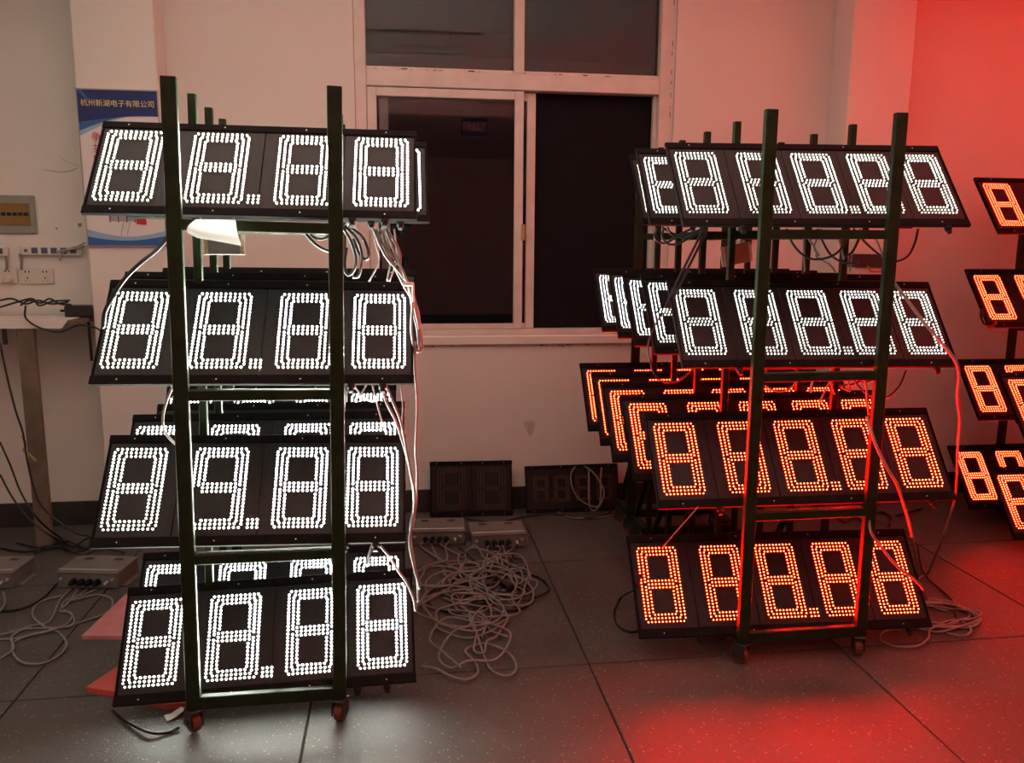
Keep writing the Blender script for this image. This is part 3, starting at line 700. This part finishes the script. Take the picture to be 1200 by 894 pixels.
cable('black cord lying from the lowest left sign towards the front caster', flo([(132, 832), (150, 846), (175, 858), (196, 858), (210, 852)], .005), .005, 'cable_black', None, 'power_cable')

b = MB(); NU, NV = 10, 6
top = [at(230 + 46 * k / NU, 257 + 1.0 * k / NU, 2.480) for k in range(NU + 1)]
bot = [at(219 + 64 * k / NU, 272 + 6 * math.sin(min(1, k / NU * 4) * 1.57) + 10 * (k / NU) ** 1.3, 2.440 + .03 * (k / NU)) for k in range(NU + 1)]
vs = []
for j in range(NV + 1):
    t_ = j / NV
    for k in range(NU + 1):
        p = top[k].lerp(bot[k], t_); p.y -= .035 * math.sin(t_ * math.pi) * (1 - .5 * k / NU); vs.append(p)
N1 = len(vs); vs2 = [p + Vector((0, .0008, .0003)) for p in vs]
fs = [(j * (NU + 1) + k, j * (NU + 1) + k + 1, (j + 1) * (NU + 1) + k + 1, (j + 1) * (NU + 1) + k) for j in range(NV) for k in range(NU)]
b.add(vs + vs2, fs + [tuple(N1 + i for i in reversed(f)) for f in fs])
tag(b.build('paper_sheet', 'clear_film', None, True), 'curled translucent paper sheet hung on the top crossbar of left cart', 'paper')

def driver(label, c, rot, w=.118, h=.062):
    t = thing('driver_box', label, 'driver box', c, 0, 'metal driver boxes hanging under top signs'); t.rotation_euler = (0, math.radians(rot), 0)
    MB().bbox(-w / 2 + .012, w / 2 - .012, -.014, .014, -h / 2, h / 2, .002).build('case', 'box_grey' if rot == 0 else 'brown_box', t)
    for s in (-1, 1):
        f = MB().bbox(min(s * (w / 2 - .013), s * w / 2), max(s * (w / 2 - .013), s * w / 2), -.010, -.006, -h / 2, h / 2, .001).build('flange', 'aluminium', t)
        for z in (-.6, .6): MB().lathe([(.003, -.010), (.003, -.012)], 'y', (s * (w / 2 - .0065), 0, z * h / 2), 8).build('screw', 'screw_steel', f)
    MB().bbox(.02, .034, -.006, .006, h / 2, h / 2 + .018, .002).build('connector', 'plastic_cream', t)
    MB().tube([(.027, 0, h / 2 + .016), (.03, 0, h / 2 + .035), (.024, .004, h / 2 + .06)], .0035).build('lead', 'cable_black', t)
driver('grey metal driver box hanging under the top left sign behind the paper', Vector((-.511, 2.60, 1.538)), 0)
a = at(862, 298, 3.07); driver('tilted metal driver box hanging under the top right signs', a, -11, .125, .075)

t = thing('wall_cabinet', 'small pale wall cabinet with black top band and red handle on right pillar', 'cabinet', (2.655, PY - .02, 1.36))
MB().bbox(-.115, .115, -.07, 0, -.03, .215, .003).build('body', 'hatch_white', t)
MB().bbox(-.118, .118, -.082, 0, .065, .140, .003).build('top_band', 'case_black', t)
h = MB().tube([(-.045, -.08, .07), (-.045, -.115, .05), (-.04, -.12, .045), (.04, -.12, .045), (.045, -.115, .05), (.045, -.08, .07)], .007, 8).build('handle', 'handle_red', t)
t = thing('junction_box', 'small brown junction box on the wall right of window', 'junction box', (2.005, WY, 1.575))
MB().bbox(-.052, .052, -.03, 0, 0, .042, .004).build('case', 'brown_box', t); MB().bbox(-.046, .046, -.034, -.03, .005, .037, .002).build('cover', 'brown_box', t)

# ------------------------------------------------------------------ cords hanging on the carts
GL = 'cords hanging on the left carts'
ORD = ['leftmost', 'second from left', 'third from left', 'fourth from left', 'fifth from left', 'sixth from left', 'rightmost']
cable('black cord arching from the top left sign down over the sign below', [at(x, y, Y) for x, y, Y in ((199, 263, 2.60), (196, 278, 2.56), (184, 293, 2.53), (165, 308, 2.50), (145, 328, 2.50), (131, 350, 2.50), (123, 366, 2.51), (121, 384, 2.53))], .0065, 'cable_black', GL, 'power_cable')
cable('grey cord hanging at the left end between second and third left signs', [at(x, y, Y) for x, y, Y in ((203, 452, 2.60), (196, 468, 2.58), (191, 488, 2.56), (193, 505, 2.55), (203, 518, 2.55), (212, 524, 2.56))], .004, 'cable_grey', GL)
# black loops beside the right post of the left cart
for k, pts in enumerate(([(402, 266), (412, 285), (417, 305), (414, 318), (407, 322), (404, 310), (406, 290)], [(404, 264), (418, 280), (424, 300), (421, 322), (414, 325)], [(408, 264), (425, 278), (432, 298), (428, 304), (420, 296), (414, 280)])):
    cable('black cord looped beside right post of frontmost left cart, %s' % ('innermost loop', 'middle loop', 'outermost loop')[k], pix(pts, 2.60, 2.66), .005, 'cable_black', GL, 'power_cable')
for k, pts in enumerate(([(352, 264), (360, 276), (372, 288), (384, 294), (392, 292)], [(358, 263), (366, 276), (376, 280), (386, 276), (392, 268)])):
    cable('black cord left of right post under top left sign, %s strand' % ('lower', 'upper')[k], pix(pts, 2.60), .005, 'cable_black', GL, 'power_cable')
# white bundle at the right end of the left carts
random.seed(5)
base = [(446, 268), (458, 296), (468, 318), (478, 336), (486, 360), (491, 385), (494, 405)]
for k in range(5):
    j = lambda i: (random.uniform(-3, 3) * (1 if 0 < i < 5 else .6))
    pts = [(x + j(i) + (k - 2) * (4.5 if i < 2 else 1.2), y + (0 if i == 0 else j(i))) for i, (x, y) in enumerate(base[:6 if k % 2 else 7])]
    if k in (1, 2): pts += [(492, 412), (485, 405), (482, 385), (484, 350)]
    cable('white cord in the bundle dropping from the top sign of left carts', pix(pts, 2.66, 2.60), .0042, 'cable_white', GL)
for k, x in enumerate((438, 452, 462)):
    cable('thin white cord dangling under the top left sign, ' + ('leftmost', 'middle', 'rightmost')[k], pix([(x, 268), (x + 2, 285), (x + random.uniform(-4, 8), 305), (x + random.uniform(-6, 14), 330)], 2.68), .003, 'cable_white', GL)
a = at(478, 333, 2.60)
t = thing('cable_tie', 'white cable clip where the left bundle is tied together', 'cable clip', a)
MB().bbox(-.018, .018, -.008, .008, -.006, .006, .003).build('clip', 'plastic_white', t); MB().bbox(.012, .020, -.006, .006, -.055, .004, .002).build('tail', 'plastic_white', t)
for k, (pts, Y) in enumerate((([(448, 452), (452, 470), (462, 490), (470, 512), (478, 540), (483, 565), (485, 590), (481, 620), (484, 650), (489, 680), (490, 705)], 2.60),
            ([(452, 451), (460, 470), (470, 495), (476, 525), (481, 552), (486, 580), (484, 610), (480, 635), (486, 668), (492, 690)], 2.585),
            ([(487, 400), (486, 430), (489, 470), (488, 505), (487, 530), (489, 555), (488, 585), (485, 610)], 2.61),
            ([(436, 450), (440, 466), (446, 488), (452, 505)], 2.66), ([(470, 452), (472, 475), (471, 500), (473, 520)], 2.64), ([(414, 450), (424, 464), (434, 470), (440, 470)], 2.67), ([(430, 450), (424, 460), (420, 466)], 2.67))):
    cable('white cord running down the right side of the left carts', pix(pts, Y), .0042 if k < 3 else .003, 'cable_white', GL)
for k, pts in enumerate(([(446, 640), (456, 652), (466, 668), (476, 682), (484, 700), (487, 716)], [(436, 638), (432, 652), (430, 664)])):
    cable('white cord between the lowest two left signs, %s' % ('long one at right', 'short one at left')[k], pix(pts, 2.60), .004, 'cable_white', GL)
GR = 'cords hanging on the right carts'
for k, (pts, Y) in enumerate((([(770, 268), (767, 278), (773, 284), (782, 284), (798, 274), (810, 268)], 2.98), ([(778, 267), (776, 278), (784, 286), (796, 285), (812, 276), (826, 268)], 2.96), ([(782, 266), (786, 274), (794, 277), (808, 274), (824, 268)], 2.95), ([(776, 266), (785, 272), (800, 278), (814, 270)], 2.97))):
    cable('black cord loop under the left end of the top right signs', pix(pts, Y), .0045, 'cable_black', GR, 'power_cable')
for k, dx in enumerate((0, 5)):
    cable('long black cord slanting from top right signs across second tier, %s' % ('left one', 'right one')[k], pix([(824 + dx, 268), (816 + dx, 285), (806 + dx, 305), (796 + dx, 325), (787 + dx, 344), (779 + dx * .6, 362)], 2.93), .005, 'cable_black', GR, 'power_cable')
cable('thin black cord bowing below the left ends of second tier right signs', pix([(777, 366), (766, 385), (760, 402), (761, 420), (768, 440), (780, 448), (795, 446), (808, 436), (814, 430)], 2.93), .0035, 'cable_black', GR, 'power_cable')
for k, (pts, Y) in enumerate((([(922, 268), (928, 284), (940, 298), (955, 304), (975, 300), (988, 288), (994, 268)], 2.86), ([(958, 268), (965, 285), (975, 300), (990, 308), (1006, 308)], 2.90), ([(1012, 268), (1005, 284), (998, 296), (988, 302)], 2.88), ([(1000, 268), (1015, 285), (1030, 298), (1040, 304)], 2.80), ([(1076, 268), (1072, 285), (1064, 300), (1052, 306), (1042, 306)], 2.84))):
    cable('black cord sagging under right half of top right sign, ' + ORD[k], pix(pts, Y), .0045, 'cable_black', GR, 'power_cable')
for k, (pts, Y) in enumerate((([(940, 268), (948, 280), (956, 294), (958, 302), (972, 310), (980, 320)], 2.88), ([(962, 268), (958, 278), (954, 290), (960, 300)], 2.86), ([(1008, 268), (1004, 284), (998, 300), (996, 318)], 2.90), ([(1022, 270), (1028, 284), (1034, 298), (1040, 316)], 2.78), ([(978, 270), (984, 284), (989, 304)], 2.87), ([(942, 270), (942, 290), (943, 318)], 2.95))):
    cable('white cord hanging under right half of top right sign, ' + ORD[(2, 1, 4, 6, 3, 0)[k]], pix(pts, Y), .0038, 'cable_white', GR)
for k, (pts, Y) in enumerate((([(938, 437), (934, 447), (922, 457), (908, 458), (897, 452)], 2.80), ([(958, 437), (952, 448), (950, 460)], 2.84), ([(978, 437), (970, 452), (960, 472)], 2.82), ([(968, 437), (974, 450), (978, 462)], 2.86), ([(990, 438), (994, 448), (996, 458), (986, 454)], 2.84), ([(1010, 437), (1015, 452), (1016, 470), (1018, 486)], 2.78))):
    cable('white cord lit red under the second tier of right signs, ' + ORD[(0, 1, 2, 3, 4, 6)[k]], pix(pts, Y), .0038, 'cable_white', GR)
for k, (pts, Y) in enumerate((([(996, 437), (1004, 450), (1014, 460), (1028, 466), (1042, 464), (1054, 452), (1062, 434)], 2.84), ([(998, 440), (1008, 447), (1020, 446), (1032, 438)], 2.88), ([(985, 452), (1000, 450), (1012, 444), (1020, 437)], 2.86))):
    cable('black cord under right end of second tier right sign, %s' % ('longest loop', 'short upper loop', 'flat strand')[k], pix(pts, Y), .004, 'cable_black', GR, 'power_cable')
cable('long white cord crossing the second right sign and falling to the floor', [at(x, y, Y) for x, y, Y in ((1036, 316, 2.80), (1056, 342, 2.74), (1080, 374, 2.70), (1102, 400, 2.66), (1119, 422, 2.64), (1124, 440, 2.66), (1122, 465, 2.70), (1125, 492, 2.74), (1122, 530, 2.78), (1121, 565, 2.82), (1117, 592, 2.90), (1104, 632, 3.05))] + [fl(1088, 670, .02), fl(1080, 676, .006), fl(1070, 684, .006)], .0055, 'cable_white', GR)
cable('white cord dropping past the right post of the front right cart', [at(x, y, Y) for x, y, Y in ((1016, 488, 2.70), (1024, 515, 2.66), (1036, 542, 2.65), (1050, 566, 2.66), (1058, 588, 2.72), (1066, 616, 2.85), (1072, 645, 3.05))] + [fl(1077, 674, .008), fl(1086, 680, .006)], .0055, 'cable_white', GR)
cable('white cord crossing the lowest right sign down to the floor coil', [at(x, y, Y) for x, y, Y in ((1018, 600, 2.72), (1021, 624, 2.70), (1036, 645, 2.69), (1052, 664, 2.68), (1070, 678, 2.69), (1080, 688, 2.74))] + [fl(1086, 702, .01), fl(1096, 712, .006), fl(1110, 716, .006)], .005, 'cable_white', GR)
cable('thin red-lit cord slanting from third tier to the lowest right sign', [at(x, y, 2.72 + .03 * k) for k, (x, y) in enumerate(((818, 594), (802, 612), (786, 630), (776, 642)))], .0022, 'cable_white', GR)
cable('black cord looping out left of the lowest right sign', [at(752, 672, 2.86), at(744, 690, 2.9), fl(728, 700, .03), fl(720, 716, .006), fl(724, 732, .006), fl(738, 740, .006), fl(752, 738, .006)], .005, 'cable_black', GR, 'power_cable')
# coil of white cord on the floor beside the right cart
random.seed(3); CR = 'white cords coiled on the floor by the right cart'
for k in range(6):
    c = fl(1092 + 4 * (k % 3) - 8 * (k > 3), 724 + 4 * (k % 2)); rx, ry = .17 + .02 * math.sin(3 * k), .12 + .02 * math.cos(2 * k); P = []
    for j in range(13):
        a = .8 * k + j * .62; P.append(Vector((c.x + .02 + rx * (1 + .15 * math.sin(j + k)) * math.cos(a), c.y + .03 + ry * (1 + .2 * math.cos(1.4 * j + k)) * math.sin(a), .006 + .004 * ((j + 2 * k) % 4))))
    cable('white cord in the coil on the floor right of the lowest right sign', P, .0045, 'cable_white', CR)
cable('white cord loop lying nearest on the floor below the right cart', flo([(1085, 735), (1060, 736), (1036, 740), (1032, 750), (1048, 757), (1074, 757), (1088, 748), (1090, 738), (1110, 728), (1126, 728), (1138, 738), (1130, 745), (1110, 742)], .0045, .004), .0045, 'cable_white', CR)
cable('black cord on the floor behind the coil of white cord', flo([(1075, 640), (1080, 662), (1088, 678), (1104, 692), (1118, 706), (1120, 722)], .005), .005, 'cable_black', None, 'power_cable')
for k, pts in enumerate(([(1020, 606), (1032, 600), (1044, 606), (1042, 616)], [(980, 604), (990, 612), (1002, 606), (1012, 612)], [(1050, 604), (1066, 600), (1080, 596)])):
    cable('black cord on the floor behind the lowest right sign', flo(pts, .006), .006, 'cable_black', 'black cords behind the right carts', 'power_cable')
cable('black cord curling out under the second red sign at right edge', pix([(1152, 372), (1150, 362), (1150, 372), (1154, 380), (1162, 382), (1168, 378)], 3.97), .006, 'cable_black', None, 'power_cable')

# ------------------------------------------------------------------ ceiling lamps and the sign on the far beam, seen mirrored in the panes
def ceiling_lamp(label, x, y, z, ln):
    t = thing('fluorescent_lamp', label, 'lamp', (x, y, z), 0, 'fluorescent lamps under the ceiling')
    MB().bbox(-ln / 2, ln / 2, -.035, .035, 0, .05, .006).build('housing', 'plastic_white', t)
    for s in (-1, 1):
        MB().bbox(min(s * ln / 2, s * (ln / 2 - .04)), max(s * ln / 2, s * (ln / 2 - .04)), -.018, .018, -.045, 0, .004).build('tube_holder', 'plastic_white', t)
        MB().beam((s * ln * .35, 0, .05), (s * ln * .35, 0, ZC - z), .012, .012).build('hanger_rod', 'aluminium_grey', t)
    MB().lathe([(.014, -ln / 2 + .03), (.014, ln / 2 - .03)], 'x', (0, 0, -.025), 12).build('tube', 'tube_glass', t)
ceiling_lamp('unlit fluorescent lamp under the ceiling, mirrored in the upper left window pane', .05, 2.15, 3.10, 1.2)
ceiling_lamp('unlit fluorescent lamp mirrored near the top of the lower window pane', .35, -.25, 3.06, 1.2)
t = thing('wall_sign', 'blue sign with orange Chinese characters, seen mirrored in the window', 'sign', (0, 0, 0))
p = at(556, 149, 4.66); v = (p - Vector((0, 0, CAM_H))); k = (4.66 + (4.66 + 1.49)) / 4.66
t.location = (v.x * k, -1.498, CAM_H + v.z * k)
MB().bbox(-.17, .17, 0, .012, -.105, .105, .002).build('board', 'sign_blue', t)
o = link('lettering', text_mesh('空调盒通司', .066, 'sign_letter', 'lettering', .0006, 0), t); o.location = (0, .014, 0); o.rotation_euler = (math.pi / 2, 0, math.pi); o.scale = (.92, 1.9, 1)
for s_ in (-1, 1): MB().beam((s_ * .13, .006, .105), (s_ * .13, .006, ZC - t.location.z), .006, .006).build('hanger_wire', 'aluminium_grey', t)
